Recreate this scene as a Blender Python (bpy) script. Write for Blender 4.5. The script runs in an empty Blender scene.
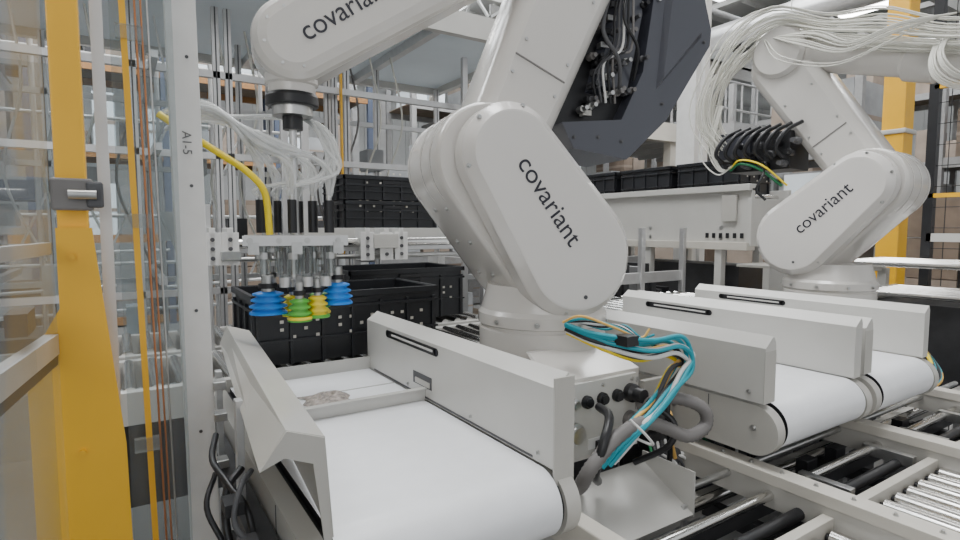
import bpy, math, random, bmesh
from mathutils import Vector, Matrix
random.seed(7)
V = Vector
scene = bpy.context.scene

# ------------------------------------------------------------ materials
def mat(name, col, rough=0.5, metal=0.0, var=0.05, scale=12.0, coat=0.0, bump=0.0, trans=0.0, emit=0.0, alpha=1.0):
    m = bpy.data.materials.new(name); m.use_nodes = True
    nt = m.node_tree; b = nt.nodes['Principled BSDF']
    tc = nt.nodes.new('ShaderNodeTexCoord')
    nz = nt.nodes.new('ShaderNodeTexNoise'); nz.inputs['Scale'].default_value = scale; nz.inputs['Detail'].default_value = 4
    nt.links.new(tc.outputs['Object'], nz.inputs['Vector'])
    cr = nt.nodes.new('ShaderNodeValToRGB')
    cr.color_ramp.elements[0].position = 0.3; cr.color_ramp.elements[1].position = 0.7
    cr.color_ramp.elements[0].color = tuple(max(0, c*(1-var)) for c in col)+(1,)
    cr.color_ramp.elements[1].color = tuple(min(1, c*(1+var)) for c in col)+(1,)
    nt.links.new(nz.outputs['Fac'], cr.inputs['Fac'])
    nt.links.new(cr.outputs['Color'], b.inputs['Base Color'])
    b.inputs['Roughness'].default_value = rough
    b.inputs['Metallic'].default_value = metal
    b.inputs['Coat Weight'].default_value = coat
    b.inputs['Coat Roughness'].default_value = .12
    b.inputs['Transmission Weight'].default_value = trans
    b.inputs['Alpha'].default_value = alpha
    if emit:
        b.inputs['Emission Color'].default_value = tuple(col)+(1,)
        b.inputs['Emission Strength'].default_value = emit
    if bump:
        bp = nt.nodes.new('ShaderNodeBump'); bp.inputs['Strength'].default_value = bump; bp.inputs['Distance'].default_value = 0.01
        nt.links.new(nz.outputs['Fac'], bp.inputs['Height']); nt.links.new(bp.outputs['Normal'], b.inputs['Normal'])
    return m

def clear_mat(name, tint, refl, milk=0.0, cap=.22):
    m = bpy.data.materials.new(name); m.use_nodes = True
    nt = m.node_tree; nt.nodes.clear()
    o = nt.nodes.new('ShaderNodeOutputMaterial')
    t = nt.nodes.new('ShaderNodeBsdfTransparent'); t.inputs['Color'].default_value = tint+(1,)
    g = nt.nodes.new('ShaderNodeBsdfGlossy'); g.inputs['Roughness'].default_value = 0.07
    d = nt.nodes.new('ShaderNodeBsdfDiffuse'); d.inputs['Color'].default_value = (.75,.76,.75,1)
    f = nt.nodes.new('ShaderNodeFresnel'); f.inputs['IOR'].default_value = refl
    mn = nt.nodes.new('ShaderNodeMath'); mn.operation='MINIMUM'; mn.inputs[1].default_value = cap
    m1 = nt.nodes.new('ShaderNodeMixShader'); m2 = nt.nodes.new('ShaderNodeMixShader')
    nz = nt.nodes.new('ShaderNodeTexNoise'); nz.inputs['Scale'].default_value = 6
    mt = nt.nodes.new('ShaderNodeMath'); mt.operation = 'MULTIPLY'; mt.inputs[1].default_value = milk*2
    nt.links.new(nz.outputs['Fac'], mt.inputs[0])
    nt.links.new(f.outputs[0], mn.inputs[0])
    nt.links.new(mn.outputs[0], m1.inputs[0]); nt.links.new(t.outputs[0], m1.inputs[1]); nt.links.new(g.outputs[0], m1.inputs[2])
    nt.links.new(mt.outputs[0], m2.inputs[0]); nt.links.new(m1.outputs[0], m2.inputs[1]); nt.links.new(d.outputs[0], m2.inputs[2])
    nt.links.new(m2.outputs[0], o.inputs[0])
    return m

M = {}
M['robot'] = mat('robot_white_paint', (.63,.605,.57), .26, 0, .02, 3, coat=.5)
M['robot2'] = mat('robot_white_paint_cover', (.67,.645,.615), .24, 0, .02, 3, coat=.5)
M['panel'] = mat('light_grey_powder_coat', (.54,.53,.50), .34, 0.0, .03, 5, coat=.25)
M['panel2'] = mat('warm_grey_powder_coat', (.46,.445,.41), .36, 0.0, .04, 5, coat=.25)
M['belt'] = mat('white_belt', (.78,.79,.81), .36, 0, .02, 20)
M['cream'] = mat('cream_beam_paint', (.57,.54,.48), .4, 0, .04, 6)
M['alu'] = mat('anodised_aluminium', (.60,.60,.60), .35, .7, .05, 15)
M['steel'] = mat('galvanised_steel', (.50,.50,.49), .3, .9, .12, 30)
M['chrome'] = mat('polished_roller_steel', (.70,.69,.67), .18, 1, .03, 20)
M['slate'] = mat('slate_grey_cover', (.055,.058,.074), .34, 0, .05, 4, coat=.3)
M['black'] = mat('black_plastic', (.012,.012,.014), .4, 0, .2, 10)
M['tote'] = mat('black_tote_plastic', (.012,.013,.016), .40, 0, .25, 8)
M['rubber'] = mat('dark_grey_rubber', (.08,.08,.085), .6, 0, .1, 10)
M['conduit'] = mat('grey_conduit', (.17,.16,.155), .5, 0, .1, 10)
M['text'] = mat('charcoal_print', (.02,.02,.03), .5)
M['textg'] = mat('grey_print', (.12,.12,.12), .5)
M['yellow'] = mat('safety_yellow_paint', (.88,.47,.01), .36, 0, .05, 4, coat=.25)
M['yellowh'] = mat('yellow_hose', (.88,.66,.01), .4)
M['blue'] = mat('blue_suction_rubber', (.01,.22,.75), .4, 0, .08)
M['green'] = mat('green_suction_rubber', (.10,.42,.05), .4, 0, .08)
M['cupy'] = mat('yellow_suction_rubber', (.85,.66,.03), .4, 0, .08)
M['teal'] = mat('teal_cable', (.01,.32,.40), .4)
M['orange'] = mat('orange_cable', (.78,.47,.12), .45)
M['whitec'] = mat('white_paint', (.72,.715,.70), .4)
M['copper'] = mat('copper_wire', (.5,.22,.10), .35, .6)
M['card'] = mat('cardboard', (.19,.145,.11), .8, 0, .22, 4)
M['card2'] = mat('cardboard_pale', (.27,.22,.18), .8, 0, .18, 4)
M['boxg'] = mat('grey_carton', (.30,.31,.32), .7, 0, .15, 4)
M['wood'] = mat('pallet_wood', (.20,.16,.12), .8, 0, .2, 8)
M['hose'] = mat('milky_hose', (.84,.85,.84), .12, 0, .03, 12, alpha=.36)
M['hose2'] = mat('white_airline_hose', (.78,.77,.70), .25, 0, .03, 12, alpha=.72)
M['acry'] = clear_mat('polycarbonate_sheet', (.95,.96,.96), 1.35, .04, .14)
M['acry2'] = clear_mat('polycarbonate_sheet_hazy', (.84,.87,.88), 1.2, .06, .05)
M['glass'] = clear_mat('clear_plastic_tube', (.80,.83,.83), 1.5, .10, .5)
M['truss'] = mat('roof_steel_paint', (.40,.395,.38), .6, 0, .1, 2)
M['duct'] = mat('pale_blue_grey_sheet', (.72,.79,.84), .5, .0, .05, 2)
M['rackb'] = mat('rack_blue_paint', (.07,.09,.14), .5)
M['rackg'] = mat('rack_grey_steel', (.30,.30,.30), .5, .4, .1)
M['orangeb'] = mat('rack_orange_paint', (.34,.17,.06), .5)
M['green_led'] = mat('green_label', (.01,.16,.06), .5)
M['bag'] = mat('crumpled_poly_bag', (.36,.31,.27), .2, 0, .5, 60, bump=.6, alpha=.85)
M['lamp'] = mat('lamp_diffuser', (1,.98,.95), .5, emit=18)
M['sky'] = mat('skylight_panel', (.93,.97,1), .5, emit=8)
M['dark'] = mat('dark_machine_steel', (.05,.05,.053), .45, .3, .2, 8)

# ------------------------------------------------------------ mesh builder
class MB:
    def __init__(s, name): s.name=name; s.v=[]; s.f=[]; s.m=[]; s.sm=[]; s.mats=[]
    def add(s, vs, fs, mt, smooth=False):
        if mt not in s.mats: s.mats.append(mt)
        k = s.mats.index(mt); o = len(s.v)
        s.v += [tuple(p) for p in vs]
        for f in fs: s.f.append([i+o for i in f]); s.m.append(k); s.sm.append(smooth)
    def box(s, c, d, mt, R=None):
        c=V(c); hx,hy,hz=[x/2 for x in d]
        vs=[V((x,y,z)) for x in(-hx,hx) for y in(-hy,hy) for z in(-hz,hz)]
        if R is not None: vs=[R@p for p in vs]
        vs=[p+c for p in vs]
        s.add(vs,[(0,1,3,2),(4,6,7,5),(0,4,5,1),(2,3,7,6),(0,2,6,4),(1,5,7,3)],mt)
    def b2(s, a, b, mt):
        s.box([(a[i]+b[i])/2 for i in range(3)],[abs(b[i]-a[i]) for i in range(3)],mt)
    def bar(s, p0, p1, w, h, mt, up=(0,0,1)):
        p0=V(p0);p1=V(p1);d=p1-p0;L=d.length
        if L<1e-6:return
        y=d/L; u=V(up)
        if abs(y.dot(u))>.98: u=V((1,0,0))
        x=y.cross(u).normalized(); z=x.cross(y)
        s.box((p0+p1)/2,(w,L,h),mt,Matrix((x,y,z)).transposed())
    def loft(s, layers, mt, smooth=True, caps=True, share=False):
        n=len(layers[0])
        if share:
            vs=[p for l in layers for p in l]; fs=[]
            for k in range(len(layers)-1):
                for i in range(n):
                    j=(i+1)%n; fs.append((k*n+i,k*n+j,(k+1)*n+j,(k+1)*n+i))
            s.add(vs,fs,mt,smooth)
        else:
            for k in range(len(layers)-1):
                vs=list(layers[k])+list(layers[k+1]); fs=[]
                for i in range(n):
                    j=(i+1)%n; fs.append((i,j,n+j,n+i))
                s.add(vs,fs,mt,smooth)
        if caps:
            s.add(layers[0],[tuple(range(n))[::-1]],mt,False)
            s.add(layers[-1],[tuple(range(n))],mt,False)
    def lathe(s, o, ax, prof, mt, seg=32, share=False, caps=True):
        o=V(o); ax=V(ax).normalized()
        u=V((0,0,1)) if abs(ax.z)<.9 else V((1,0,0))
        x=ax.cross(u).normalized(); y=ax.cross(x)
        ls=[[o+ax*h+(x*math.cos(2*math.pi*i/seg)+y*math.sin(2*math.pi*i/seg))*max(r,1e-4) for i in range(seg)] for h,r in prof]
        s.loft(ls,mt,True,caps,share)
    def cyl(s, p0, p1, r, mt, r1=None, seg=16):
        p0=V(p0);p1=V(p1);d=p1-p0
        s.lathe(p0,d,[(0,r),(d.length,r if r1 is None else r1)],mt,seg)
    def tube(s, pts, r, mt, seg=8, sub=6, ridged=0.0):
        pts=[V(p) for p in pts]; P=[]
        q=[pts[0]*2-pts[1]]+pts+[pts[-1]*2-pts[-2]]
        for i in range(1,len(q)-2):
            a,b,c,d=q[i-1],q[i],q[i+1],q[i+2]
            for k in range(sub):
                t=k/sub
                P.append(.5*((2*b)+(c-a)*t+(2*a-5*b+4*c-d)*t*t+(-a+3*b-3*c+d)*t**3))
        P.append(pts[-1])
        T=[(P[min(i+1,len(P)-1)]-P[max(i-1,0)]).normalized() for i in range(len(P))]
        u=V((0,0,1)) if abs(T[0].z)<.9 else V((1,0,0))
        x=T[0].cross(u).normalized(); ls=[]
        for i,p in enumerate(P):
            x=(x-T[i]*x.dot(T[i])).normalized(); y=T[i].cross(x)
            rr=r*(1+ridged*(1 if i%2 else -1))
            ls.append([p+(x*math.cos(2*math.pi*k/seg)+y*math.sin(2*math.pi*k/seg))*rr for k in range(seg)])
        s.loft(ls,mt,True,True,True)
    def prism(s, poly, off, mt):
        off=V(off); a=[V(p) for p in poly]; s.loft([a,[p+off for p in a]],mt,False)
    def build(s, bevel=0.0, parent=None, seg=2):
        me=bpy.data.meshes.new(s.name); me.from_pydata(s.v,[],s.f)
        for m in s.mats: me.materials.append(M[m])
        me.polygons.foreach_set('material_index',s.m); me.polygons.foreach_set('use_smooth',s.sm)
        me.update()
        bm=bmesh.new(); bm.from_mesh(me); bmesh.ops.recalc_face_normals(bm,faces=bm.faces); bm.to_mesh(me); bm.free()
        o=bpy.data.objects.new(s.name,me); scene.collection.objects.link(o)
        if bevel:
            b=o.modifiers.new('bevel','BEVEL'); b.width=bevel; b.segments=seg; b.limit_method='ANGLE'; b.angle_limit=math.radians(35)
            b.use_clamp_overlap=True
        if parent: o.parent=parent
        return o

def empty(name, loc=(0,0,0)):
    e=bpy.data.objects.new(name,None); scene.collection.objects.link(e); e.empty_display_size=.1
    return e

def text(name, body, pos, xdir, ydir, size, parent, mt='text', ext=.0006, sx=1.0):
    c=bpy.data.curves.new(name,'FONT'); c.body=body; c.size=size; c.extrude=ext; c.align_x='CENTER'; c.align_y='CENTER'
    c.materials.append(M[mt])
    o=bpy.data.objects.new(name,c); scene.collection.objects.link(o)
    x=V(xdir).normalized(); y=V(ydir); y=(y-x*y.dot(x)).normalized(); z=x.cross(y)
    mt4=Matrix((x*sx,y,z)).transposed().to_4x4(); mt4.translation=V(pos)
    o.matrix_world=mt4
    if parent: o.parent=parent
    return o

def capsule(c0,r0,c1,r1,n=28):
    c0=V(c0);c1=V(c1);d=c1-c0;L=d.length
    ang=math.atan2(d.y,d.x); al=math.acos(max(-1,min(1,(r0-r1)/L)))
    out=[]
    for i in range(n+1):
        a=ang+al+(2*math.pi-2*al)*i/n
        out.append((c0.x+r0*math.cos(a),c0.y+r0*math.sin(a)))
    for i in range(n+1):
        a=ang-al+2*al*i/n
        out.append((c1.x+r1*math.cos(a),c1.y+r1*math.sin(a)))
    return out

class Frame:
    def __init__(s,x,y,e): s.o=V((x,y,0)); s.e=V((e[0],e[1],0)).normalized(); s.n=s.e.cross(V((0,0,1)))
    def __call__(s,a,n,z): return s.o+s.e*a+s.n*n+V((0,0,z))

def caploft(mb,F,c0,r0,c1,r1,layers,mt,share=False):
    ls=[]
    for n,ins in layers:
        ls.append([F(p[0],n,p[1]) for p in capsule(c0,max(r0-ins,.005),c1,max(r1-ins,.005))])
    mb.loft(ls,mt,True,True,share)

def bolt(mb,p,n,r=.008,mt='steel',h=.006):
    p=V(p); n=V(n).normalized()
    mb.lathe(p,n,[(0,r*1.5),(h*.25,r*1.5)],mt,12)
    mb.lathe(p+n*h*.25,n,[(0,r),(h,r)],mt,6)

# ------------------------------------------------------------ room
M['floor']=mat('concrete_floor',(.22,.22,.215),.45,0,.15,1.5,bump=.1)
M['wall']=mat('warehouse_wall',(.48,.485,.48),.8,0,.08,.8)
M['roof']=mat('roof_deck',(.45,.445,.43),.8,0,.08,.6)
mb=MB('floor'); mb.b2((-7,-5,-.1),(20,18,0),'floor'); mb.build()
mb=MB('wall_back'); mb.b2((-7,18,0),(20,18.2,8),'wall')
for i in range(54): mb.b2((-7+i*.5,17.96,0),(-6.9+i*.5,18,8),'wall')
mb.build()
mb=MB('wall_right'); mb.b2((20,-5,0),(20.2,18,8),'wall')
for i in range(46): mb.b2((19.96,-5+i*.5,0),(20,-4.9+i*.5,8),'wall')
mb.build()
mb=MB('wall_left'); mb.b2((-7.2,-5,0),(-7,18,8),'wall'); mb.build()
mb=MB('ceiling'); mb.b2((-7,-5,8),(20,18,8.1),'roof')
for i in range(18):
    mb.b2((-7,-4+i*1.25,7.85),(20,-3.93+i*1.25,8),'truss')
mb.build()
for k,(x,y) in enumerate([(2,7),(2,12),(8,3),(8,8),(8,13),(14,3),(14,8),(-3,8),(-2,13),(12,-2),(-1.0,4.5),(5,10),(11,11)]):
    mb=MB('window_%d'%(k+1)); mb.b2((x-.6,y-2,7.80),(x+.6,y+2,7.84),'sky'); mb.build()
mb=MB('roof_truss')
for x in (-4,0,4,8,12,16):
    mb.b2((x-.08,-5,7.6),(x+.08,18,7.75),'truss'); mb.b2((x-.07,-5,6.6),(x+.07,18,6.72),'truss')
    for i in range(15):
        y=-4.5+i*1.5
        mb.bar((x,y,6.7),(x,y+.75,7.6),.06,.06,'truss'); mb.bar((x,y+.75,7.6),(x,y+1.5,6.7),.06,.06,'truss')
for y in (5,10,15):
    mb.b2((-7,y-.06,6.2),(20,y+.06,6.5),'truss')
mb.build()
mb=MB('ceiling_pipe')
mb.cyl((-6,7.5,6),(19,7.5,6),.06,'rackg'); mb.cyl((-6,11,5.8),(19,11,5.8),.3,'alu',seg=24)
mb.cyl((5.5,0,5.6),(5.5,17,5.6),.05,'rackg'); mb.cyl((10,0,5.2),(10,17,5.2),.22,'alu',seg=24)
mb.build()
for k,(x,y) in enumerate([(.5,4.2),(3,8.5),(6.5,6),(7,12.5),(12,5),(-2.5,5.5),(12,10),(9,1.5),(8.5,4)]):
    mb=MB('high_bay_lamp'); mb.b2((x-.15,y-.7,5.6),(x+.15,y+.7,5.68),'alu'); mb.b2((x-.12,y-.65,5.575),(x+.12,y+.65,5.6),'lamp')
    mb.bar((x,y-.5,5.68),(x,y-.5,7.6),.01,.01,'steel'); mb.bar((x,y+.5,5.68),(x,y+.5,7.6),.01,.01,'steel')
    mb.build()

# ------------------------------------------------------------ picking conveyors
def guard(mb,x_in,x_ridge,x_out,y0,y1,z0,zin,zr,mt='panel'):
    poly=[(x_in,z0),(x_in,zin),(x_ridge,zr),(x_out,zr-.02),(x_out,z0)]
    mb.loft([[V((p[0],y0,p[1])) for p in poly],[V((p[0],y1,p[1])) for p in poly]],mt,False)

def slot(mb,x,y0,y1,z,nx=-1):
    mb.b2((x,y0,z-.013),(x+nx*.002,y1,z+.013),'black')
    for y in(y0,y1): mb.cyl((x,y,z),(x+nx*.002,y,z),.013,'black')
    mb.b2((x,y0+.02,z-.003),(x+nx*.004,y1-.04,z+.004),'panel')

def belt_body(mb,X0,X1,Yf,Yb,Z,r):
    def prof(rr,zc):
        pts=[(Yb,zc+rr)]
        for i in range(25):
            a=math.pi/2+math.pi*i/24
            pts.append((Yf+rr*math.cos(a),zc+rr*math.sin(a)))
        pts.append((Yb,zc-rr)); return pts
    zc=Z-r
    p=prof(r,zc); ls=[[V((X0,a,b)) for a,b in p],[V((X1,a,b)) for a,b in p]]
    n=len(p); fs=[(i,i+1,n+i+1,n+i) for i in range(n-1)]
    mb.add(ls[0]+ls[1],fs,'belt',True)
    mb.add(ls[0],[tuple(range(n))],'black'); mb.add(ls[1],[tuple(range(n))],'black')
    for xa,xb,rr in ((X0-.014,X0-.002,r*.86),(X1+.002,X1+.014,r*.86)):
        p=prof(rr,zc-.004); mb.loft([[V((xa,a,b)) for a,b in p],[V((xb,a,b)) for a,b in p]],'black',True)
    for xa,xb in ((X0-.055,X0-.014),(X1+.014,X1+.055)):
        p=prof(r*1.0,zc-.006); mb.loft([[V((xa,a,b)) for a,b in p],[V((xb,a,b)) for a,b in p]],'panel2',True)
        for y in (Yf,Yf+.3,Yf+.6):
            nx=-1 if xa<X0 else 1; xx=xa if xa<X0 else xb
            bolt(mb,(xx,y,zc),(nx,0,0),.007)
        nx=-1 if xa<X0 else 1; xx=xa if xa<X0 else xb
        mb.b2((xx,Yf+.16,zc-.075),(xx+nx*.0015,Yf+.163,zc+.07),'rubber')

def conveyor(X0,X1,first=False):
    Z=.95; Yf=.985; Yb=2.06
    mb=MB('belt_conveyor')
    belt_body(mb,X0,X1,Yf,Yb,Z,.08)
    for x in (X0-.02,X1+.02):
        for y in (1.25,1.95):
            mb.b2((x-.022,y-.022,0),(x+.022,y+.022,.80),'alu')
        mb.b2((x-.022,1.22,.74),(x+.022,2.0,.785),'alu')
    mb.b2((X0,1.9,.3),(X1,1.94,.34),'alu')
    mb.b2((X0+.12,1.35,.66),(X1-.1,1.55,.79),'black'); mb.cyl((X0+.05,1.45,.70),(X0-.10,1.45,.70),.05,'rubber')
    if first:
        a=[(.175,1.105),(.178,1.103),(.222,1.158),(.280,1.137),(.292,.958),(.296,.958),(.284,1.142),(.219,1.166)]
        b=[(.275,1.105),(.278,1.103),(.300,1.158),(.366,1.137),(.380,.958),(.384,.958),(.370,1.142),(.297,1.166)]
        mb.loft([[V((p[0],.935,p[1])) for p in a],[V((p[0],2.07,p[1])) for p in b]],'panel2',False)
        mb.prism([(.175,.935,1.105),(.2195,.935,1.165),(.283,.935,1.141),(.294,.935,.90),(.285,.935,.90),(.262,.935,1.10),(.215,.935,1.12)],(0,-.004,0),'panel2')
        guard(mb,.805,.848,.858,.945,2.07,.952,1.142,1.172,'panel')
        mb.b2((.803,.939,.90),(.862,.945,1.165),'panel2')
        mb.b2((.8035,1.02,.956),(.805,2.0,.962),'rubber')
        slot(mb,.8045,1.50,1.87,1.118)
        mb.b2((.803,1.53,.99),(.8045,1.66,1.03),'rubber'); mb.b2((.800,1.54,.995),(.804,1.64,1.012),'panel2')
        mb.b2((.36,1.575,.95),(.805,1.581,.99),'panel'); mb.b2((.36,1.56,.988),(.805,1.581,.992),'panel')
        mb.b2((.36,2.045,.95),(.805,2.05,1.0),'panel'); mb.b2((.36,1.58,.9505),(.80,2.05,.953),'belt')
        mb.b2((.36,1.80,.953),(.80,1.803,.956),'panel')
        bolt(mb,(.320,.91,.905),(0,-1,0.3),.009); bolt(mb,(.34,.905,.905),(0,-1,.3),.007)
        mb.b2((.30,.90,.885),(.35,.91,.925),'steel')
        for y in (1.0,1.3,1.7): bolt(mb,(.8045,y,.975),(-1,0,0),.004)
        mb.b2((.19,1.0,.86),(.24,1.95,.89),'dark')
        for y in (1.3,1.6): mb.b2((.20,y,.89),(.215,y+.03,1.12),'alu')
    else:
        poly=[(X0-.005,.955),(X0-.005,1.14),(X0-.02,1.165),(X0-.062,1.13),(X0-.062,.955)]
        mb.loft([[V((p[0],.95,p[1])) for p in poly],[V((p[0],2.07,p[1])) for p in poly]],'panel',False)
        guard(mb,X1+.005,X1+.045,X1+.055,.95,2.07,.952,1.142,1.172,'panel')
        slot(mb,X0-.0625,1.62,1.95,1.10)
        slot(mb,X1+.0045,1.55,1.9,1.118)
        for y in (1.0,1.5,2.0): bolt(mb,(X0-.0625,y,.985),(-1,0,0),.005)
        mb.b2((X0-.064,.949,.957),(X0-.003,.951,1.12),'panel2')
    mb.build(bevel=.003)
conveyor(.30,.80,first=True)
conveyor(1.715,2.225)
conveyor(2.37,2.83)

mb=MB('sensor_cable')
mb.tube([(.20,1.25,.99),(.165,1.22,.96),(.16,1.18,.88),(.19,1.13,.80),(.21,1.1,.70)],.008,'black')
mb.tube([(.21,1.2,1.0),(.18,1.15,.99),(.165,1.13,.93),(.2,1.1,.87),(.21,1.12,.75)],.006,'rubber')
mb.tube([(.155,1.3,.97),(.13,1.25,.92),(.16,1.2,.84),(.19,1.2,.7)],.006,'black')
mb.tube([(.17,1.4,1.02),(.15,1.3,1.0),(.17,1.22,.97),(.2,1.15,.9),(.2,1.1,.6)],.007,'black')
mb.b2((.15,1.14,.94),(.185,1.19,.965),'black'); mb.b2((.165,1.08,.885),(.2,1.12,.91),'rubber')
mb.build()

mb=MB('bagged_item')
N=14; vs=[];fs=[]
for i in range(N+1):
    for j in range(N+1):
        u=i/N*2-1; w=j/N*2-1
        h=.014*max(0,1-u*u)**.6*max(0,1-w*w)**.6+random.uniform(0,.014)*(1-abs(u))*(1-abs(w))
        vs.append((.535+u*.07+.01*math.sin(5*w),1.73+w*.075+.01*math.sin(4*u),.955+h))
for i in range(N):
    for j in range(N):
        a=i*(N+1)+j; fs.append((a,a+1,a+N+2,a+N+1))
mb.add(vs,fs,'bag',False); mb.build()

# ------------------------------------------------------------ robot arm
def robot(x,y,e,low,elb,upper,tsize=.092,back=-.25,belb=None):
    F=Frame(x,y,e); n=F.n
    root=empty('robot_arm')
    mb=MB('arm_body')
    mb.b2((x-.25,y-.19,0),(x+.21,y+.27,.79),'rubber')
    mb.b2((x-.28,y-.26,.77),(x+.26,y+.30,.80),'steel')
    mb.lathe((x,y,0),(0,0,1),[(.80,.245),(1.00,.24),(1.03,.238),(1.045,.230),(1.145,.230),(1.15,.224),(1.158,.224),(1.163,.234),(1.20,.234),(1.215,.223),(1.30,.20)],'robot',64)
    for k in range(10):
        a=k*.628+.2; bolt(mb,(x+.238*math.cos(a),y+.238*math.sin(a),1.18),(math.cos(a),math.sin(a),0),.006)
    r0,r1=.210,.186
    be=belb or elb
    fil=[(back,.06),(back+.007,.035),(back+.02,.015),(back+.045,.003),(back+.08,0),(.10,0),(.12,.004),(.13,.012)]
    caploft(mb,F,low,r0,be,r1,fil,'robot',share=True)
    caploft(mb,F,low,r0-.018,elb,r1-.03,[(.12,0),(.142,0)],'rubber')
    caploft(mb,F,low,r0-.002,elb,r1-.026,[(.138,.003),(.141,0),(.212,0),(.218,.003),(.244,.026),(.249,.030),(.25,.036)],'robot2')
    c=V((be[0],be[1]))
    for nn in (back+.06,-.09,.03):
        mb.lathe(F(c.x,nn,c.y),n,[(0,r1+.001),(.003,r1+.003),(.014,r1+.003),(.017,r1+.001)],'robot',48)
        mb.lathe(F(c.x,nn+.018,c.y),n,[(0,r1+.0006),(.002,r1+.0006)],'conduit',48)
    d=(V(elb)-V(low)).normalized(); pr=V((-d.y,d.x))
    for (cc,rr) in ((low,r0-.02),(elb,r1-.036)):
        for k in range(6):
            a=k*math.pi/3+.3
            p=V(cc)+V((math.cos(a),math.sin(a)))*rr
            t=(p-V(low)).dot(d); L=(V(elb)-V(low)).length
            if .03<t<L-.03: continue
            bolt(mb,F(p.x,.226,p.y),n,.0055,'steel',.008)
    for t in (.15,.5,.85):
        p=V(low)+(V(be)-V(low))*t+pr*(r0+(r1-r0)*t)
        bolt(mb,F(p.x,.0,p.y),F.e*pr.x+V((0,0,pr.y)),.007); bolt(mb,F(p.x,-.14,p.y),F.e*pr.x+V((0,0,pr.y)),.007)
    mb.lathe(F(low[0]+.02,.25,low[1]-.135),n,[(0,.007),(.002,.007)],'rubber',16)
    u0,u1=V(upper[0]),V(upper[1])
    caploft(mb,F,u0,.14,u1,.165,[(-.2,.06),(-.19,.03),(-.17,.01),(-.13,0),(.05,0),(.08,.01),(.10,.03),(.11,.05)],'robot',share=True)
    ud=(u1-u0).normalized(); up=V((-ud.y,ud.x))
    mid=u0+ud*.30
    mb.bar(F(mid.x+up.x*.10,.1115,mid.y+up.y*.10),F(mid.x-up.x*.10,.1115,mid.y-up.y*.10),.005,.003,'conduit',up=n)
    for sgn in(-1,1):
        for t in (.24,.36,.6):
            m2=u0+ud*t; bolt(mb,F(m2.x+up.x*.085*sgn,.108,m2.y+up.y*.085*sgn),n,.006)
    mb.build(parent=root)
    td=(V(elb)-V(low))
    if td.x<0: td=-td
    mid=(V(low)+V(elb))/2
    xd=F.e*td.x+V((0,0,td.y)); yd=n.cross(xd)
    text('logo_print','covariant',F(mid.x+.002,.2512,mid.y+.012),xd,yd,tsize,root)
    return F,root

F1,R1=robot(1.3,1.6,(.98,-.214),(.014,1.408),(-.220,1.732),((-.19,1.76),(.14,2.50)),.087,-.32,(-.25,1.724))
n1=F1.n
mb=MB('base_connector_box')
mb.b2((1.05,1.25,.78),(1.43,1.60,1.04),'robot')
mb.b2((1.08,1.235,.80),(1.40,1.25,1.03),'panel')
mb.prism([(1.05,1.25,1.04),(1.43,1.25,1.04),(1.41,1.40,1.10),(1.09,1.40,1.10)],(0,.02,0),'robot')
for i in range(3):
    xx=1.18+.065*i; mb.lathe((xx,1.235,.97),(0,-1,0),[(0,.02),(.012,.02),(.014,.014),(.022,.014)],'black',16)
mb.lathe((1.13,1.235,.88),(0,-1,0),[(0,.034),(.015,.034),(.018,.026),(.03,.026)],'steel',20)
mb.lathe((1.13,1.235,.97),(0,-1,0),[(0,.018),(.01,.018),(.012,.012),(.02,.012)],'steel',16)
mb.lathe((1.37,1.235,.97),(0,-1,0),[(0,.03),(.02,.03),(.03,.022),(.06,.022)],'black',20)
mb.lathe((1.37,1.235,.88),(0,-1,0),[(0,.03),(.02,.03),(.03,.024),(.07,.024)],'conduit',20)
for xx in (1.062,1.418):
    for zz in (.82,.91,1.0): bolt(mb,(xx,1.25,zz),(0,-1,0),.008)
for xx in (1.10,1.25,1.38): bolt(mb,(xx,1.235,1.012),(0,-1,0),.005)
mb.b2((1.19,1.233,.815),(1.24,1.236,.85),'whitec'); mb.b2((1.22,1.20,.79),(1.34,1.235,.84),'black')
mb.build(bevel=.006,parent=R1)

mb=MB('motor_housing')
def fp(F,l,n): return [F(a,n,b) for a,b in l]
poly=[(.04,1.90),(.10,1.79),(.325,1.775),(.50,1.93),(.56,2.2),(.50,2.7),(.28,2.7),(.24,2.30),(.15,2.09)]
mb.loft([fp(F1,poly,-.20),fp(F1,poly,-.02)],'black',False)
shell=[(.10,1.785),(.325,1.755),(.50,1.91),(.70,2.21),(.705,2.27),(.645,2.46),(.65,2.8),(.42,2.8),(.43,2.34),(.39,2.08),(.30,1.90),(.05,1.875)]
mb.loft([fp(F1,shell,-.24),fp(F1,shell,.045)],'slate',False)
mb.loft([fp(F1,[(.45,2.02),(.66,2.24),(.60,2.46),(.60,2.75),(.47,2.75),(.48,2.34)],.045),fp(F1,[(.47,2.06),(.64,2.25),(.58,2.46),(.58,2.73),(.49,2.73),(.50,2.34)],.065)],'slate',False)
mb.loft([fp(F1,[(.18,2.0),(.36,2.0),(.42,2.3),(.40,2.6),(.3,2.6),(.25,2.25)],-.02),fp(F1,[(.20,2.02),(.34,2.02),(.40,2.3),(.38,2.6),(.31,2.6),(.27,2.25)],.02)],'slate',False)
rq=random.Random(21)
for k in range(34):
    b=1.93+rq.random()*.5; a=.13+(b-1.93)*.25+rq.random()*.22
    mb.lathe(F1(a,.0,b),n1,[(0,.013),(.03,.013),(.035,.008),(.045+rq.random()*.02,.008)],rq.choice(['rubber','steel','black','conduit']),12)
for k in range(10):
    b=1.92+k*.05; a=.17+(b-1.93)*.28
    mb.box(F1(a,.01,b),(.035,.03,.02),rq.choice(['steel','rubber','panel2','black']),Matrix((F1.e,-n1,V((0,0,1)))).transposed())
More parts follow.
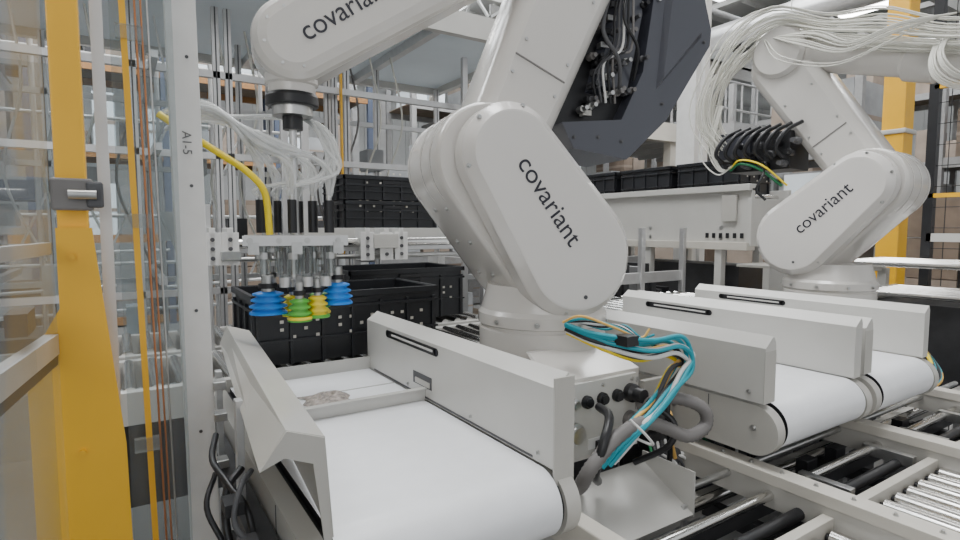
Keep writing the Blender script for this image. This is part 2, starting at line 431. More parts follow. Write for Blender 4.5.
for k in range(5):
    q=k*.02
    mb.tube([F1(.20+q,.03,1.96),F1(.17+q,.06,2.05+q),F1(.24+q,.07,2.15),F1(.26+q,.05,2.28+q),F1(.31+q,.03,2.42)],.005,['black','rubber','whitec','black','conduit'][k])
for a,b in ((.10,1.825),(.2,1.83),(.3,1.82),(.48,1.97),(.67,2.22),(.62,2.5)):
    bolt(mb,F1(a,.045,b),n1,.005,'rubber')
mb.tube([F1(.25,.03,2.35),F1(.20,.07,2.2),F1(.26,.08,2.1),F1(.3,.03,2.0)],.008,'rubber')
mb.tube([F1(.33,.03,2.4),F1(.28,.08,2.25),F1(.34,.08,2.15),F1(.36,.03,2.05)],.006,'black')
mb.build(bevel=.012,parent=R1,seg=3)

mb=MB('wrist_link')
w0,w1=V((-.850,2.05)),V((.15,2.74))
caploft(mb,F1,w0,.120,w1,.175,[(-.13,.06),(-.12,.03),(-.10,.01),(-.07,0),(.05,0),(.055,.004),(.06,.004),(.064,0),(.085,.004),(.10,.02),(.108,.045)],'robot',share=False)
for a in (1.9,2.6,3.4,4.3,5.0):
    p=w0+V((math.cos(a),math.sin(a)))*.085; bolt(mb,F1(p.x,.10,p.y),n1,.005)
cx=-.857
mb.lathe(F1(cx,0,0),(0,0,1),[(1.905,.070),(1.93,.070),(1.935,.078),(1.99,.078)],'robot',40)
mb.lathe(F1(cx,0,0),(0,0,1),[(1.868,.072),(1.872,.078),(1.895,.078),(1.905,.074)],'black',40)
mb.lathe(F1(cx,0,0),(0,0,1),[(1.84,.06),(1.868,.06)],'steel',32)
mb.build(parent=R1)
wd=(w1-w0).normalized(); wp=w0+wd*.165
xd=F1.e*wd.x+V((0,0,wd.y))
text('wrist_logo','covariant',F1(wp.x+.01,.1095,wp.y),xd,n1.cross(xd),.082,R1)

mb=MB('suction_gripper')
G=lambda a,n,z: F1(cx+a,n,z)
RG=Matrix((F1.e,-n1,V((0,0,1)))).transposed()
mb.cyl(G(0,0,1.47),G(0,0,1.86),.012,'alu')
mb.cyl(G(0,0,1.80),G(0,0,1.86),.03,'black')
tubes=[(-.095,0,.022),(-.01,.05,.016),(.055,-.02,.018),(.10,.03,.018),(.015,-.06,.016),(-.05,-.05,.014)]
for a,nn,r in tubes:
    mb.cyl(G(a,nn,1.585),G(a,nn,1.485),r*.85,'black'); mb.cyl(G(a,nn,1.60),G(a,nn,1.585),r*.5,'steel')
    mb.cyl(G(a,nn,1.60),G(a,nn,1.68),r*.45,'hose')
    mb.cyl(G(a,nn,1.455),G(a,nn,1.36),r*.95,'glass'); mb.cyl(G(a,nn,1.455),G(a,nn,1.35),r*.5,'steel')
    mb.cyl(G(a,nn,1.425),G(a,nn,1.405),r*1.15,'steel')
mb.box(G(0,0,1.467),(.27,.13,.022),'panel2',RG)
mb.box(G(0,.075,1.462),(.30,.018,.03),'alu',RG)
mb.box(G(.0,-.075,1.462),(.30,.018,.03),'alu',RG)
for a in (-.13,-.05,.03,.12): bolt(mb,G(a,.085,1.462),n1,.006)
for a in (-.12,.0,.12): mb.box(G(a,.088,1.44),(.03,.012,.035),'steel',RG)
def cup(a,nn,z,r,m,folds=3):
    prof=[(0,r*.45)]; h=0
    for k in range(folds):
        rr=r*(.82+.09*k)
        prof+= [(h+.006,rr),(h+.010,rr),(h+.016,rr*.68)]; h+=.019
    prof+=[(h,r*.85),(h+.008,r),(h+.012,r)]
    mb.lathe(G(a,nn,z),(0,0,-1),prof,m,28,share=True)
    mb.cyl(G(a,nn,z),G(a,nn,z+.05),r*.35,'steel'); mb.cyl(G(a,nn,z+.01),G(a,nn,z+.025),r*.5,'black')
cup(-.085,0,1.305,.056,'blue'); cup(.125,-.01,1.325,.048,'blue')
cup(.005,.055,1.285,.036,'green'); cup(.06,.03,1.29,.034,'cupy'); cup(.07,-.055,1.29,.036,'green'); cup(-.01,-.06,1.285,.034,'cupy')
for a,nn in ((.005,.055),(.06,.03),(.07,-.055),(-.01,-.06)):
    m='cupy' if a!=.06 and a!=-.01 else 'green'
    mb.lathe(G(a,nn,1.231),(0,0,-1),[(0,.034),(.006,.038),(.01,.036)],m,24)
for a in (-.035,.03,.085):
    mb.cyl(G(a,.04,1.45),G(a,.04,1.33),.015,'glass'); mb.cyl(G(a,.04,1.44),G(a,.04,1.36),.006,'black'); mb.cyl(G(a,.04,1.35),G(a,.04,1.32),.017,'alu')
mb.build(parent=R1)
mb=MB('gripper_hoses')
for i in range(34):
    a,nn,_=tubes[i%6]; k=random.uniform(-.035,.035); j=random.random(); q=random.uniform(-.018,.018)
    if i<23:
        mb.tube([G(-.34-.02*j,-.04+k,1.79+.04*j),G(-.26-.04*j,k,1.815+.04*j),G(-.18-.04*j,.03+k,1.80+.05*j),G(-.10+a*.4,.05+k,1.765-.03*j),G(-.03+a*.9+k*.5,nn+q,1.71),G(a+q,nn+q,1.66),G(a,nn,1.585)],.0058,'hose')
    else:
        mb.tube([G(.03,-.06,1.85),G(.06+.03*j,-.02+k,1.82),G(.09+.04*j,.02+k,1.75),G(.11+k,nn+k,1.67),G(a*1.1,nn,1.62),G(a,nn,1.585)],.0058,'hose')
for i in range(9):
    k=random.uniform(-.03,.03)
    mb.tube([G(-.35+k*.3,-.06,1.80+k*.4),G(-.22+k,-.08,1.84),G(-.1+k,-.09+k,1.85),G(0,-.09+k,1.86),G(.05,-.08,1.90),G(.08,-.14,2.0)],.0055,'hose')
mb.tube([G(-.36,.02,1.82),G(-.28,.03,1.765),G(-.20,.06,1.71),G(-.13,.08,1.66),G(-.085,.07,1.60),G(-.075,.06,1.48)],.010,'yellowh')
mb.build(parent=R1)

mb=MB('cable_harness')
for dx,dz,m in ((0,0,'teal'),(.012,-.014,'teal'),(.03,-.03,'orange'),(.022,-.045,'whitec'),(.04,-.02,'whitec'),(.035,-.06,'yellowh'),(.0,-.03,'black'),(.05,-.05,'rubber'),(-.008,.010,'teal'),(.018,-.022,'teal')):
    y=1.14+random.uniform(-.03,.03)
    mb.tube([(1.15+dx*.2,1.30,1.20+dz*.4),(1.20+dx*.3,1.22,1.175+dz*.6),(1.32,y,1.155+dz),(1.43,y-.02,1.16+dz),(1.485+dx*.5,y-.02,1.12+dz),(1.475-dx,y-.03,1.06),(1.37-dx,y-.05,1.01-dx),(1.27-dx*.6,y-.06,.955+dz*.3),(1.17+dx,y-.05,.90),(1.12+dx,y-.02,.83)],.007,m)
for k in range(6):
    mb.tube([(1.14+k*.01,1.3,1.21),(1.16+k*.02,1.24,1.235-k*.01),(1.25+k*.01,1.2,1.20),(1.33,1.16,1.165),(1.36+k*.02,1.15,1.19-.02*k)],.004,['orange','teal','black','whitec','black','teal'][k])
mb.b2((1.24,1.13,1.15),(1.29,1.18,1.18),'black')
mb.tube([(1.37,1.2,.93),(1.43,1.12,.97),(1.50,1.06,.945),(1.51,1.05,.89),(1.44,1.06,.865),(1.36,1.08,.90),(1.26,1.08,.935),(1.14,1.07,.92),(1.05,1.07,.86),(1.04,1.10,.80),(1.1,1.18,.74)],.020,'conduit',seg=12,sub=10,ridged=.05)
mb.tube([(1.20,1.2,.96),(1.14,1.10,.97),(1.08,1.06,.92),(1.07,1.08,.83),(1.15,1.15,.76)],.013,'black',seg=10)
mb.tube([(1.38,1.17,.96),(1.42,1.10,.90),(1.40,1.1,.83),(1.36,1.2,.75)],.01,'black')
mb.tube([(1.17,1.05,.97),(1.20,1.02,.93),(1.24,1.03,.89),(1.22,1.09,.90)],.004,'whitec')
mb.build(parent=R1)

# robot two
F2,R2=robot(3.4,1.6,(.072,-.997),(-.11,1.445),(.20,1.73),((.18,1.76),(-.30,2.45)),.092,-.27)
n2=F2.n
mb=MB('motor_housing')
R2m=Matrix((F2.e,-n2,V((0,0,1)))).transposed()
mb.box(F2(-.36,.02,1.95),(.36,.24,.22),'black',R2m); mb.box(F2(-.50,.06,2.0),(.2,.22,.16),'slate',R2m)
for k in range(12):
    mb.lathe(F2(-.52+.035*k,.14,1.87+.06*(k%3)),n2,[(0,.02),(.04,.02),(.045,.014),(.08,.014)],'rubber' if k%2 else 'black',12)
for k in range(7):
    a=-.55+.06*k
    mb.tube([F2(a,.20,1.9),F2(a-.02,.25,1.95),F2(a+.02,.23,2.04),F2(a+.06,.12,2.10)],.012,'black')
mb.tube([F2(-.5,.2,1.85),F2(-.42,.24,1.88),F2(-.3,.25,1.84),F2(-.2,.18,1.74)],.008,'green_led')
mb.tube([F2(-.5,.2,1.85),F2(-.42,.25,1.90),F2(-.28,.26,1.86),F2(-.17,.18,1.74)],.006,'yellowh')
mb.tube([F2(-.3,.2,1.86),F2(-.27,.26,1.80),F2(-.30,.27,1.72),F2(-.26,.24,1.66)],.008,'black')
mb.build(bevel=.008,parent=R2)
mb=MB('forearm')
fa,fb=F2(-.36,.0,2.56),F2(1.1,.0,2.12)
mb.lathe(fa,fb-fa,[(0,.06),(.02,.105),(.25,.11),(.27,.095),(.70,.088),(.72,.105),(.85,.105),(.86,.085),(1.5,.08)],'robot',40)
mb.lathe(F2(-.28,.0,2.52)-n2*.16,n2,[(0,.12),(.02,.15),(.28,.15),(.30,.13)],'robot',40)
mb.build(parent=R2)
mb=MB('airline_hoses')
for i in range(34):
    q=random.uniform(-.075,.075); w=random.uniform(.0,.25); p=random.uniform(-.06,.06)
    mb.tube([F2(-.52-w*.4,.16+q,2.02-w*.3),F2(-.60-w*.6,.18+q,2.15),F2(-.58-w*.6,.19+q,2.35),F2(-.46-w*.3,.18+q,2.55+q+w*.2),F2(-.28,.14+q,2.68+q),F2(.0,.13+p,2.57+q),F2(.25,.14+p,2.50+q*1.4),F2(.5,.15+p,2.40+q),F2(.8,.15+p,2.32+q),F2(1.0,.12+p,2.2+q)],.0042,'hose2',seg=6,sub=5)
for i in range(14):
    q=random.uniform(-.06,.06)
    mb.tube([F2(-.3+q,.14,2.60),F2(-.12+q*2,.22,2.50+q),F2(.1+q,.24,2.40+q),F2(.30+q,.22,2.44+q),F2(.5+q,.18,2.48)],.004,'hose2',seg=6,sub=5)
for i in range(10):
    q=random.uniform(-.03,.03)
    mb.tube([F2(.50+q,.15,2.40),F2(.50+q,.24,2.28+q),F2(.56+q,.25,2.18+q),F2(.7,.15,2.12+q)],.005,'hose2',seg=6)
for i in range(7):
    q=random.uniform(-.02,.02)
    mb.tube([F2(-.6+q*3,.2,2.25),F2(-.64+q*3,.22,2.0+q),F2(-.56+q,.22,1.85+q),F2(-.48,.2,1.88)],.0045,'hose2',seg=6)
mb.build(parent=R2)

# ------------------------------------------------------------ totes
def tote(x0,y0,z0,lx,ly,h,name='black_tote'):
    mb=MB(name); x1=x0+lx;y1=y0+ly;z1=z0+h;t=.008
    mb.b2((x0+.02,y0+.02,z0),(x1-.02,y1-.02,z0+t),'tote')
    for (a,b) in (((x0+.015,y0+.012),(x1-.015,y0+.012)),((x0+.015,y1-.012),(x1-.015,y1-.012)),((x0+.012,y0+.015),(x0+.012,y1-.015)),((x1-.012,y0+.015),(x1-.012,y1-.015))):
        mb.bar((a[0],a[1],z0+h*.5),(b[0],b[1],z0+h*.5),t,h*.98,'tote')
        L=(V(b)-V(a)).length; nn=max(3,int(L/.12)); d=(V(b)-V(a))/nn
        horiz=abs(b[0]-a[0])>.01
        for k in range(nn+1):
            p=V(a)+d*k
            mb.box((p.x,p.y,z0+h*.42),(.012 if horiz else .03,.03 if horiz else .012,h*.84),'tote')
    for zz,w in ((z1-.012,.024),(z1-.06,.012),(z0+h*.35,.008)):
        mb.b2((x0-.006,y0-.006,zz-w/2),(x1+.006,y0+.008,zz+w/2),'tote'); mb.b2((x0-.006,y1-.008,zz-w/2),(x1+.006,y1+.006,zz+w/2),'tote')
        mb.b2((x0-.006,y0-.006,zz-w/2),(x0+.008,y1+.006,zz+w/2),'tote'); mb.b2((x1-.008,y0-.006,zz-w/2),(x1+.006,y1+.006,zz+w/2),'tote')
    xm=(x0+x1)/2
    mb.b2((xm-.06,y0-.004,z1-.05),(xm+.06,y0+.002,z1-.03),'black')
    for k in range(int(lx/.045)):
        xx=x0+.05+k*.045
        if xx<x1-.05 and (k%5)!=0:
            for j in range(3):
                if (k*3+j*2)%5<3: mb.b2((xx,y0-.001,z0+.10+.03*j),(xx+.014,y0+.0012,z0+.112+.03*j),'cream')
    mb.build(bevel=.002)
tote(.40,2.16,.98,.76,.42,.27)
tote(.98,2.76,1.0,.68,.45,.28)
tote(1.16,3.33,1.50,.64,.41,.17); tote(1.16,3.33,1.675,.64,.41,.15)

mb=MB('tote_transfer_conveyor')
for y in (2.12,2.62,2.72,3.25):
    mb.b2((-.2,y-.02,.86),(1.9,y+.02,.97),'panel')
for i in range(25):
    mb.cyl((-.15+i*.08,2.14,.955),(-.15+i*.08,2.60,.955),.022,'chrome',seg=12)
    mb.cyl((-.15+i*.08,2.74,.965),(-.15+i*.08,3.23,.965),.022,'chrome',seg=12)
for x in (-.1,.9,1.85):
    for y in (2.12,2.62,3.25): mb.b2((x-.02,y-.02,0),(x+.02,y+.02,.87),'alu')
mb.b2((-.2,2.3,.5),(1.9,2.34,.84),'dark')
mb.build(bevel=.002)

mb=MB('linear_rail')
mb.cyl((.30,2.67,1.43),(1.75,2.67,1.43),.022,'chrome'); mb.b2((.30,2.69,1.385),(1.75,2.73,1.425),'alu')
mb.cyl((.30,2.67,1.36),(1.75,2.67,1.36),.012,'steel')
for x in (.33,.40,1.02,1.12,1.2):
    mb.b2((x-.012,2.60,1.34),(x+.012,2.74,1.50),'whitec')
    mb.b2((x-.035,2.60,1.34),(x+.035,2.606,1.48),'whitec')
    for z in (1.37,1.41,1.45): mb.cyl((x,2.6,z),(x,2.595,z),.009,'rubber')
mb.b2((.36,2.58,1.36),(.44,2.62,1.40),'steel')
for x in (.32,1.74): mb.b2((x-.012,2.65,0),(x+.012,2.69,1.6),'alu')
mb.b2((1.05,2.59,1.40),(1.18,2.63,1.47),'panel')
mb.build(bevel=.002)

mb=MB('tote_shelf')
mb.b2((.9,3.28,1.40),(2.3,3.31,1.50),'panel'); mb.b2((.9,3.76,1.40),(2.3,3.79,1.50),'panel')
for i in range(16): mb.cyl((.96+i*.085,3.31,1.475),(.96+i*.085,3.76,1.475),.02,'chrome',seg=10)
for x in (.92,2.28):
    for y in (3.30,3.77): mb.b2((x-.022,y-.018,0),(x+.022,y+.018,2.8),'alu')
mb.build(bevel=.002)

mb=MB('machine_enclosure')
mb.b2((-1.6,3.5,2.90),(2.75,5.1,2.95),'duct')
mb.b2((-1.65,3.44,2.84),(2.80,3.5,3.00),'panel'); mb.b2((-1.65,5.1,2.84),(2.80,5.16,3.0),'panel'); mb.b2((2.74,3.44,2.84),(2.80,5.16,3.0),'panel')
for x in (.95,1.9): mb.b2((x-.03,3.5,2.84),(x+.03,5.1,2.90),'alu')
P=[(-1.5,3.6),(-.6,3.6),(.1,3.9),(.55,3.9),(.62,3.9),(1.28,4.0),(1.33,4.0),(1.42,4.0),(1.9,4.6),(2.7,3.6),(2.7,5.0),(.2,5.0),(-.3,4.4),(-.4,5.0),(1.1,5.0),(.35,4.3),(.8,4.6)]
for x,y in P:
    mb.b2((x-.02,y-.02,0),(x+.02,y+.02,2.86),'alu'); mb.b2((x-.004,y-.0215,0),(x+.004,y-.02,2.86),'rubber')
for z in (.6,1.1,1.95,2.45):
    mb.b2((-1.5,3.88,z-.02),(2.7,3.92,z+.02),'alu'); mb.b2((-1.5,4.98,z-.02),(2.7,5.02,z+.02),'alu')
for x in (-.6,.2,1.1,2.7): 
    for z in (1.2,1.95,2.45): mb.b2((x-.02,3.6,z-.02),(x+.02,5.0,z+.02),'alu')
mb.b2((1.33,3.85,1.3),(1.342,3.88,2.8),'yellow')
mb.b2((-1.4,3.94,.2),(.5,3.945,2.4),'acry2')
rr=random.Random(3)
for k in range(18):
    x=-1.3+k*.22; z=rr.uniform(.7,2.2); mb.b2((x,4.5,z),(x+rr.uniform(.06,.14),4.7,z+rr.uniform(.08,.22)),rr.choice(['dark','boxg','duct','alu','rackg','whitec']))
for k in range(18):
    x=-1.2+k*.18; mb.tube([(x,4.2,2.84),(x+.05,4.1,2.3),(x-.06,4.2,1.8),(x+.1,4.3,1.3)],.008,rr.choice(['hose2','hose2','conduit','whitec']))
mb.build()
mb=MB('crossed_framework')
for i in range(9):
    x=-2.2+i*.42
    mb.cyl((x,5.6,0),(x,5.6,4.4),.02,'alu',seg=8)
    mb.cyl((x,5.4,1+.3*(i%3)),(x+.9,5.8,1+.3*(i%3)),.014,'whitec',seg=8)
for z in (.8,1.2,1.6,2.0,2.4,2.9,3.4,4.0): mb.cyl((-2.4,5.6,z),(1.6,5.6,z),.015,'whitec',seg=8)
for i in range(6): mb.cyl((-2+i*.6,5.6,1.0),(-1.4+i*.6,5.6,2.4),.01,'whitec',seg=6)
mb.build()
mb=MB('overhead_strut')
mb.bar((-1.0,5.95,4.8),(3.2,6.7,3.5),.08,.12,'cream'); mb.bar((1.0,5.9,4.5),(4.2,6.6,3.3),.06,.08,'wood')
mb.bar((-1.6,6.5,4.6),(2.6,6.7,4.9),.1,.15,'duct')
mb.bar((2.9,5.2,3.1),(3.6,6.8,3.2),.07,.07,'cream')
mb.bar((-2.0,6.2,3.6),(.4,5.9,5.6),.08,.12,'cream')
mb.build()

# ------------------------------------------------------------ right: outbound tote line
mb=MB('tote_line_conveyor')
mb.b2((4.0,2.45,1.36),(4.04,6.2,1.80),'panel'); mb.b2((3.96,2.45,1.78),(4.06,6.2,1.83),'panel'); mb.b2((3.95,2.45,1.33),(4.06,6.2,1.39),'cream')
mb.b2((4.5,2.45,1.36),(4.54,6.2,1.80),'panel'); mb.b2((3.98,2.44,1.36),(4.54,2.47,1.72),'panel')
for i in range(41): mb.cyl((4.04,2.55+i*.09,1.74),(4.5,2.55+i*.09,1.74),.024,'chrome',seg=10)
for y in (2.7,3.4,4.1,5.5): 
    for x in (4.0,4.52): mb.b2((x-.03,y-.03,0),(x+.03,y+.03,1.36),'panel')
    for z in (1.42,1.5): bolt(mb,(4.0,y,z),(-1,0,0),.012)
for k in range(6): mb.b2((3.985,2.5+.06*k,1.42),(3.99,2.53+.06*k,1.46),'black')
mb.b2((3.97,2.56,1.55),(3.99,2.68,1.75),'panel2')
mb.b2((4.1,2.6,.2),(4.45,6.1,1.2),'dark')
mb.build(bevel=.003)
for y in (2.6,3.25,3.9,4.7): tote(4.07,y,1.77,.42,.58,.27)
mb=MB('sorter_drive_frame')
rr=random.Random(11)
mb.b2((2.05,2.35,.9),(3.85,2.39,1.0),'panel2'); mb.b2((2.05,2.9,1.08),(3.8,2.94,1.16),'alu'); mb.b2((2.4,3.3,1.2),(3.8,3.34,1.26),'rackg')
for i in range(20): mb.cyl((2.1+i*.085,2.37,.98),(2.1+i*.085,2.9,.98),.02,'chrome',seg=10)
for i in range(14):
    x=2.7+i*.078; mb.b2((x,3.0,.6),(x+rr.uniform(.03,.07),3.2,rr.uniform(.9,1.28)),rr.choice(['dark','black','rackg','alu']))
for x in (2.75,3.3,3.78):
    mb.b2((x,2.88,0),(x+.04,2.92,1.5),'alu')
mb.build(bevel=.002)

mb=MB('structural_column'); 
mb.b2((4.85,3.6,0),(5.07,3.82,7.55),'whitec'); mb.b2((4.80,3.55,0),(5.12,3.87,.04),'steel'); mb.b2((4.93,3.56,0),(5.0,3.86,7.5),'whitec'); mb.build(bevel=.005)
mb=MB('yellow_safety_column')
mb.b2((5.60,2.10,0),(5.79,2.27,5.2),'yellow'); mb.b2((5.50,2.0,0),(5.88,2.36,.03),'yellow'); mb.b2((5.58,2.08,2.3),(5.81,2.29,2.34),'panel'); mb.build(bevel=.01)
mb=MB('safety_fence')
for y in (1.35,1.7): mb.b2((5.0,y-.03,0),(5.06,y+.03,3.6),'black')
mb.b2((5.0,.2,1.72),(5.04,1.7,1.75),'yellow'); mb.b2((5.0,.2,2.5),(5.04,1.7,2.53),'yellow')
mb.b2((5.0,.2,1.40),(5.06,1.7,1.46),'panel')
for i in range(15): mb.cyl((5.02,.2+i*.1,0),(5.02,.2+i*.1,3.3),.003,'black',seg=6)
for i in range(20): mb.cyl((5.02,.2,.3+i*.15),(5.02,1.7,.3+i*.15),.003,'black',seg=6)
mb.build()
mb=MB('infeed_conveyor')
for z,y0,y1 in ((1.28,.9,1.9),(1.08,.75,1.8)):
    mb.b2((4.3,y0,z-.10),(4.9,y0+.04,z),'panel'); mb.b2((4.3,y1,z-.10),(4.9,y1+.04,z),'panel')
    for i in range(7): mb.cyl((4.35+i*.085,y0,z-.02),(4.35+i*.085,y1,z-.02),.022,'chrome',seg=10)
for x in (4.33,4.85):
    for y in (.92,1.9): mb.b2((x-.03,y-.03,0),(x+.03,y+.03,1.2),'panel')
mb.b2((4.4,1.0,.3),(4.8,1.8,1.0),'dark')
mb.build(bevel=.003)
mb=MB('side_bench_panel')
mb.b2((3.75,2.15,1.05),(4.2,2.2,1.22),'panel'); mb.b2((3.75,2.15,1.22),(4.2,2.4,1.24),'panel2'); mb.b2((3.8,2.2,0),(3.86,2.26,1.05),'alu'); mb.b2((4.1,2.2,0),(4.16,2.26,1.05),'alu')
mb.build(bevel=.003)

# ------------------------------------------------------------ takeaway roller conveyor in front
mb=MB('takeaway_roller_conveyor')
for x in (1.68,2.41,3.2):
    mb.b2((x-.035,-.6,.715),(x+.035,1.28,.75),'cream'); mb.b2((x-.030,-.6,.64),(x+.030,1.28,.715),'panel2')
for a,b in ((.98,1.64),(1.73,2.37),(2.46,3.16),(3.24,4.2)):
    x=a+.04
    while x<b:
        mb.cyl((x,-.5,.645),(x,.72,.645),.027,'chrome',seg=20); mb.cyl((x,.72,.645),(x,.74,.645),.012,'black')
        x+=.085
mb.b2((.95,.735,.60),(4.25,.765,.69),'cream')
mb.cyl((.95,.83,.66),(4.2,.83,.66),.018,'black'); mb.cyl((.95,.92,.68),(4.2,.92,.68),.016,'chrome')
mb.b2((.95,.98,.56),(4.25,1.01,.61),'dark')
mb.cyl((1.45,1.06,.70),(3.6,1.06,.70),.012,'steel'); mb.cyl((1.45,1.10,.60),(3.6,1.10,.60),.02,'chrome')
mb.b2((.95,1.16,.50),(4.25,1.20,.57),'panel2')
for x in (1.1,1.68,2.41,3.2,4.1):
    mb.b2((x-.025,.735,0),(x+.025,.765,.60),'alu'); mb.b2((x-.025,1.16,0),(x+.025,1.20,.50),'alu')
    mb.b2((x-.02,.77,.51),(x+.02,1.16,.56),'dark')
for x in (1.95,2.15,2.7): mb.b2((x,.96,.62),(x+.07,1.0,.70),'black')
for x in (1.85,2.3,2.6,3.0): mb.b2((x,.78,.66),(x+.03,.94,.70),'steel')
for k in range(16): bolt(mb,(1.68,-.3+.1*k,.75),(0,0,1),.005)
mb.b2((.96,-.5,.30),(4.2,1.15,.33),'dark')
mb.build(bevel=.002)
mb=MB('discharge_chute')
mb.prism([(.95,1.02,.64),(1.42,1.02,.64),(1.42,1.22,.74),(.95,1.22,.74)],(0,.004,-.008),'panel')
mb.b2((.945,1.02,.63),(.95,1.22,.77),'panel'); mb.b2((1.42,1.02,.63),(1.425,1.22,.77),'panel')
for y in(1.04,1.21): mb.b2((1.40,y,0),(1.42,y+.01,.66),'alu'); mb.b2((.95,y,0),(.97,y+.01,.66),'alu')
mb.build()
mb=MB('near_frame_rail')
mb.b2((.885,.2,.72),(.935,1.05,.80),'cream'); mb.b2((.30,.84,.62),(.90,.89,.70),'cream')
mb.b2((.89,.2,0),(.93,.24,.72),'alu')
mb.build(bevel=.004)
mb=MB('conveyor_drive_unit')
rr=random.Random(5)
for x in (1.54,1.80,2.0,2.55,2.72):
    mb.b2((x,1.29,.64),(x+.12,1.34,.77),'black'); mb.cyl((x+.06,1.29,.70),(x+.06,1.23,.70),.035,'rubber')
    for k in range(6):
        mb.tube([(x+.02*k,1.29,.74),(x+.02*k-.03,1.25,.72),(x+.03*k,1.225,.68),(x+.05+.02*k,1.23,.60),(x+.1,1.25,.5)],.006,rr.choice(['black','black','rubber','black','green_led','whitec']))
mb.b2((1.54,1.41,.30),(3.0,1.43,.73),'dark')
mb.b2((1.56,1.30,.80),(1.63,1.34,.90),'rubber'); mb.b2((1.54,1.32,.78),(1.65,1.34,.96),'panel2')
mb.tube([(1.58,1.30,.88),(1.56,1.24,.92),(1.53,1.21,.86),(1.56,1.22,.74),(1.60,1.26,.62)],.010,'black')
mb.tube([(1.60,1.30,.85),(1.58,1.24,.86),(1.56,1.22,.79),(1.60,1.23,.70)],.008,'orange')
mb.build(bevel=.003)
mb=MB('motor_cable_bundle')
for k in range(10):
    q=random.uniform(-.025,.025)
    mb.tube([(2.93,1.35+q,1.06),(3.02,1.25+q,1.10+q),(3.10,1.15+q,1.02),(3.08,1.02+q,.93+q),(2.98,.95+q,.86+q),(2.93,1.0,.79+q)],.008,['teal','black','orange','whitec','black','teal','black','black','rubber','yellowh'][k])
mb.b2((2.93,1.1,.80),(3.02,1.22,.92),'black'); mb.b2((2.92,1.46,.6),(3.03,1.9,.95),'dark')
mb.build()

# ------------------------------------------------------------ left safety fence
mb=MB('yellow_guard_post')
mb.b2((-.090,1.22,0),(-.045,1.265,3.3),'yellow')
mb.prism([(-.140,1.205,0),(.012,1.205,0),(-.004,1.205,1.10),(-.040,1.205,1.50),(-.092,1.205,1.50),(-.092,1.205,1.36),(-.142,1.205,1.265)],(0,.012,0),'yellow')
for z in (1.45,1.10): bolt(mb,(-.07,1.205,z),(0,-1,0),.005,'yellow')
mb.build(bevel=.004)
mb=MB('door_latch')
mb.b2((-.095,1.190,1.53),(-.035,1.205,1.585),'conduit'); mb.b2((-.045,1.185,1.535),(-.020,1.20,1.58),'rubber'); mb.cyl((-.07,1.18,1.557),(-.03,1.18,1.557),.008,'steel')
mb.build(bevel=.004)
mb=MB('fence_door')
mb.bar((-.185,.55,1.465),(-.105,1.20,1.465),.014,.02,'alu'); mb.bar((-.185,.55,1.30),(-.105,1.20,1.30),.02,.035,'alu'); mb.bar((-.185,.55,1.272),(-.105,1.20,1.272),.015,.016,'black')
mb.prism([(-.175,.55,0),(-.100,1.20,0),(-.100,1.20,3.2),(-.175,.55,3.2)],(.004,0,0),'acry')
mb.prism([(-.18,.55,0.1),(-.106,1.19,0.1),(-.106,1.19,1.27),(-.18,.55,1.27)],(-.004,0,0),'acry2')
mb.b2((-.150,1.08,1.335),(-.122,1.17,1.37),'black')
mb.build()
mb=MB('polycarbonate_guard_panel')
mb.b2((-.02,1.30,.0),(-.016,1.50,3.2),'acry'); mb.b2((.0,1.47,0),(.12,1.474,3.2),'acry2')
mb.b2((-.03,1.29,0),(-.01,1.305,3.2),'alu')
mb.build()
mb=MB('yellow_edge_strip')
mb.bar((.005,1.45,3.2),(.055,1.44,0),.017,.012,'yellow')
mb.cyl((.03,1.44,3.2),(.075,1.44,0),.0022,'copper',seg=8); mb.cyl((.042,1.44,3.2),(.085,1.44,0),.002,'copper',seg=8); mb.cyl((.055,1.44,3.2),(.095,1.44,0),.002,'steel',seg=8)
for z in (1.0,1.5,1.9): mb.b2((.01,1.43,z),(.06,1.445,z+.03),'glass')
mb.build()
mb=MB('white_machine_post')
mb.bar((.128,1.52,3.3),(.160,1.52,0),.066,.03,'whitec',up=(0,1,0)); 
for z in (.7,1.0,1.3,1.6,1.9): mb.cyl((.150,1.505,z),(.150,1.5035,z),.004,'rubber')
for z in (1.02,1.10,.9): mb.b2((.18,1.49,z),(.21,1.53,z+.02),'steel')
o=mb.build(bevel=.002)
text('post_label','A1-5',(.143,1.5035,1.70),(0.01,0,-1),(1,0,0),.028,o,'textg')

mb=MB('dark_equipment_rack')  # rack of dark equipment, added to darken the pale view past the fence
rr=random.Random(9)
for x in (-2.2,-1.3,-.5): 
    for y in (6.1,7.4): mb.b2((x-.05,y-.05,0),(x+.05,y+.05,3.4),'rackg')
for z in (.6,1.3,2.1,2.9,3.4): mb.b2((-2.2,6.08,z-.05),(-.5,6.14,z+.05),'yellow' if z==1.3 else 'rackg')
for k in range(26):
    x=rr.uniform(-2.2,-.8); z=rr.uniform(.2,3.2); mb.b2((x,6.3+rr.random(),z),(x+rr.uniform(.15,.5),6.5+rr.random(),z+rr.uniform(.15,.5)),rr.choice(['dark','black','card','boxg','card2','rackb','dark','dark']))
mb.build()

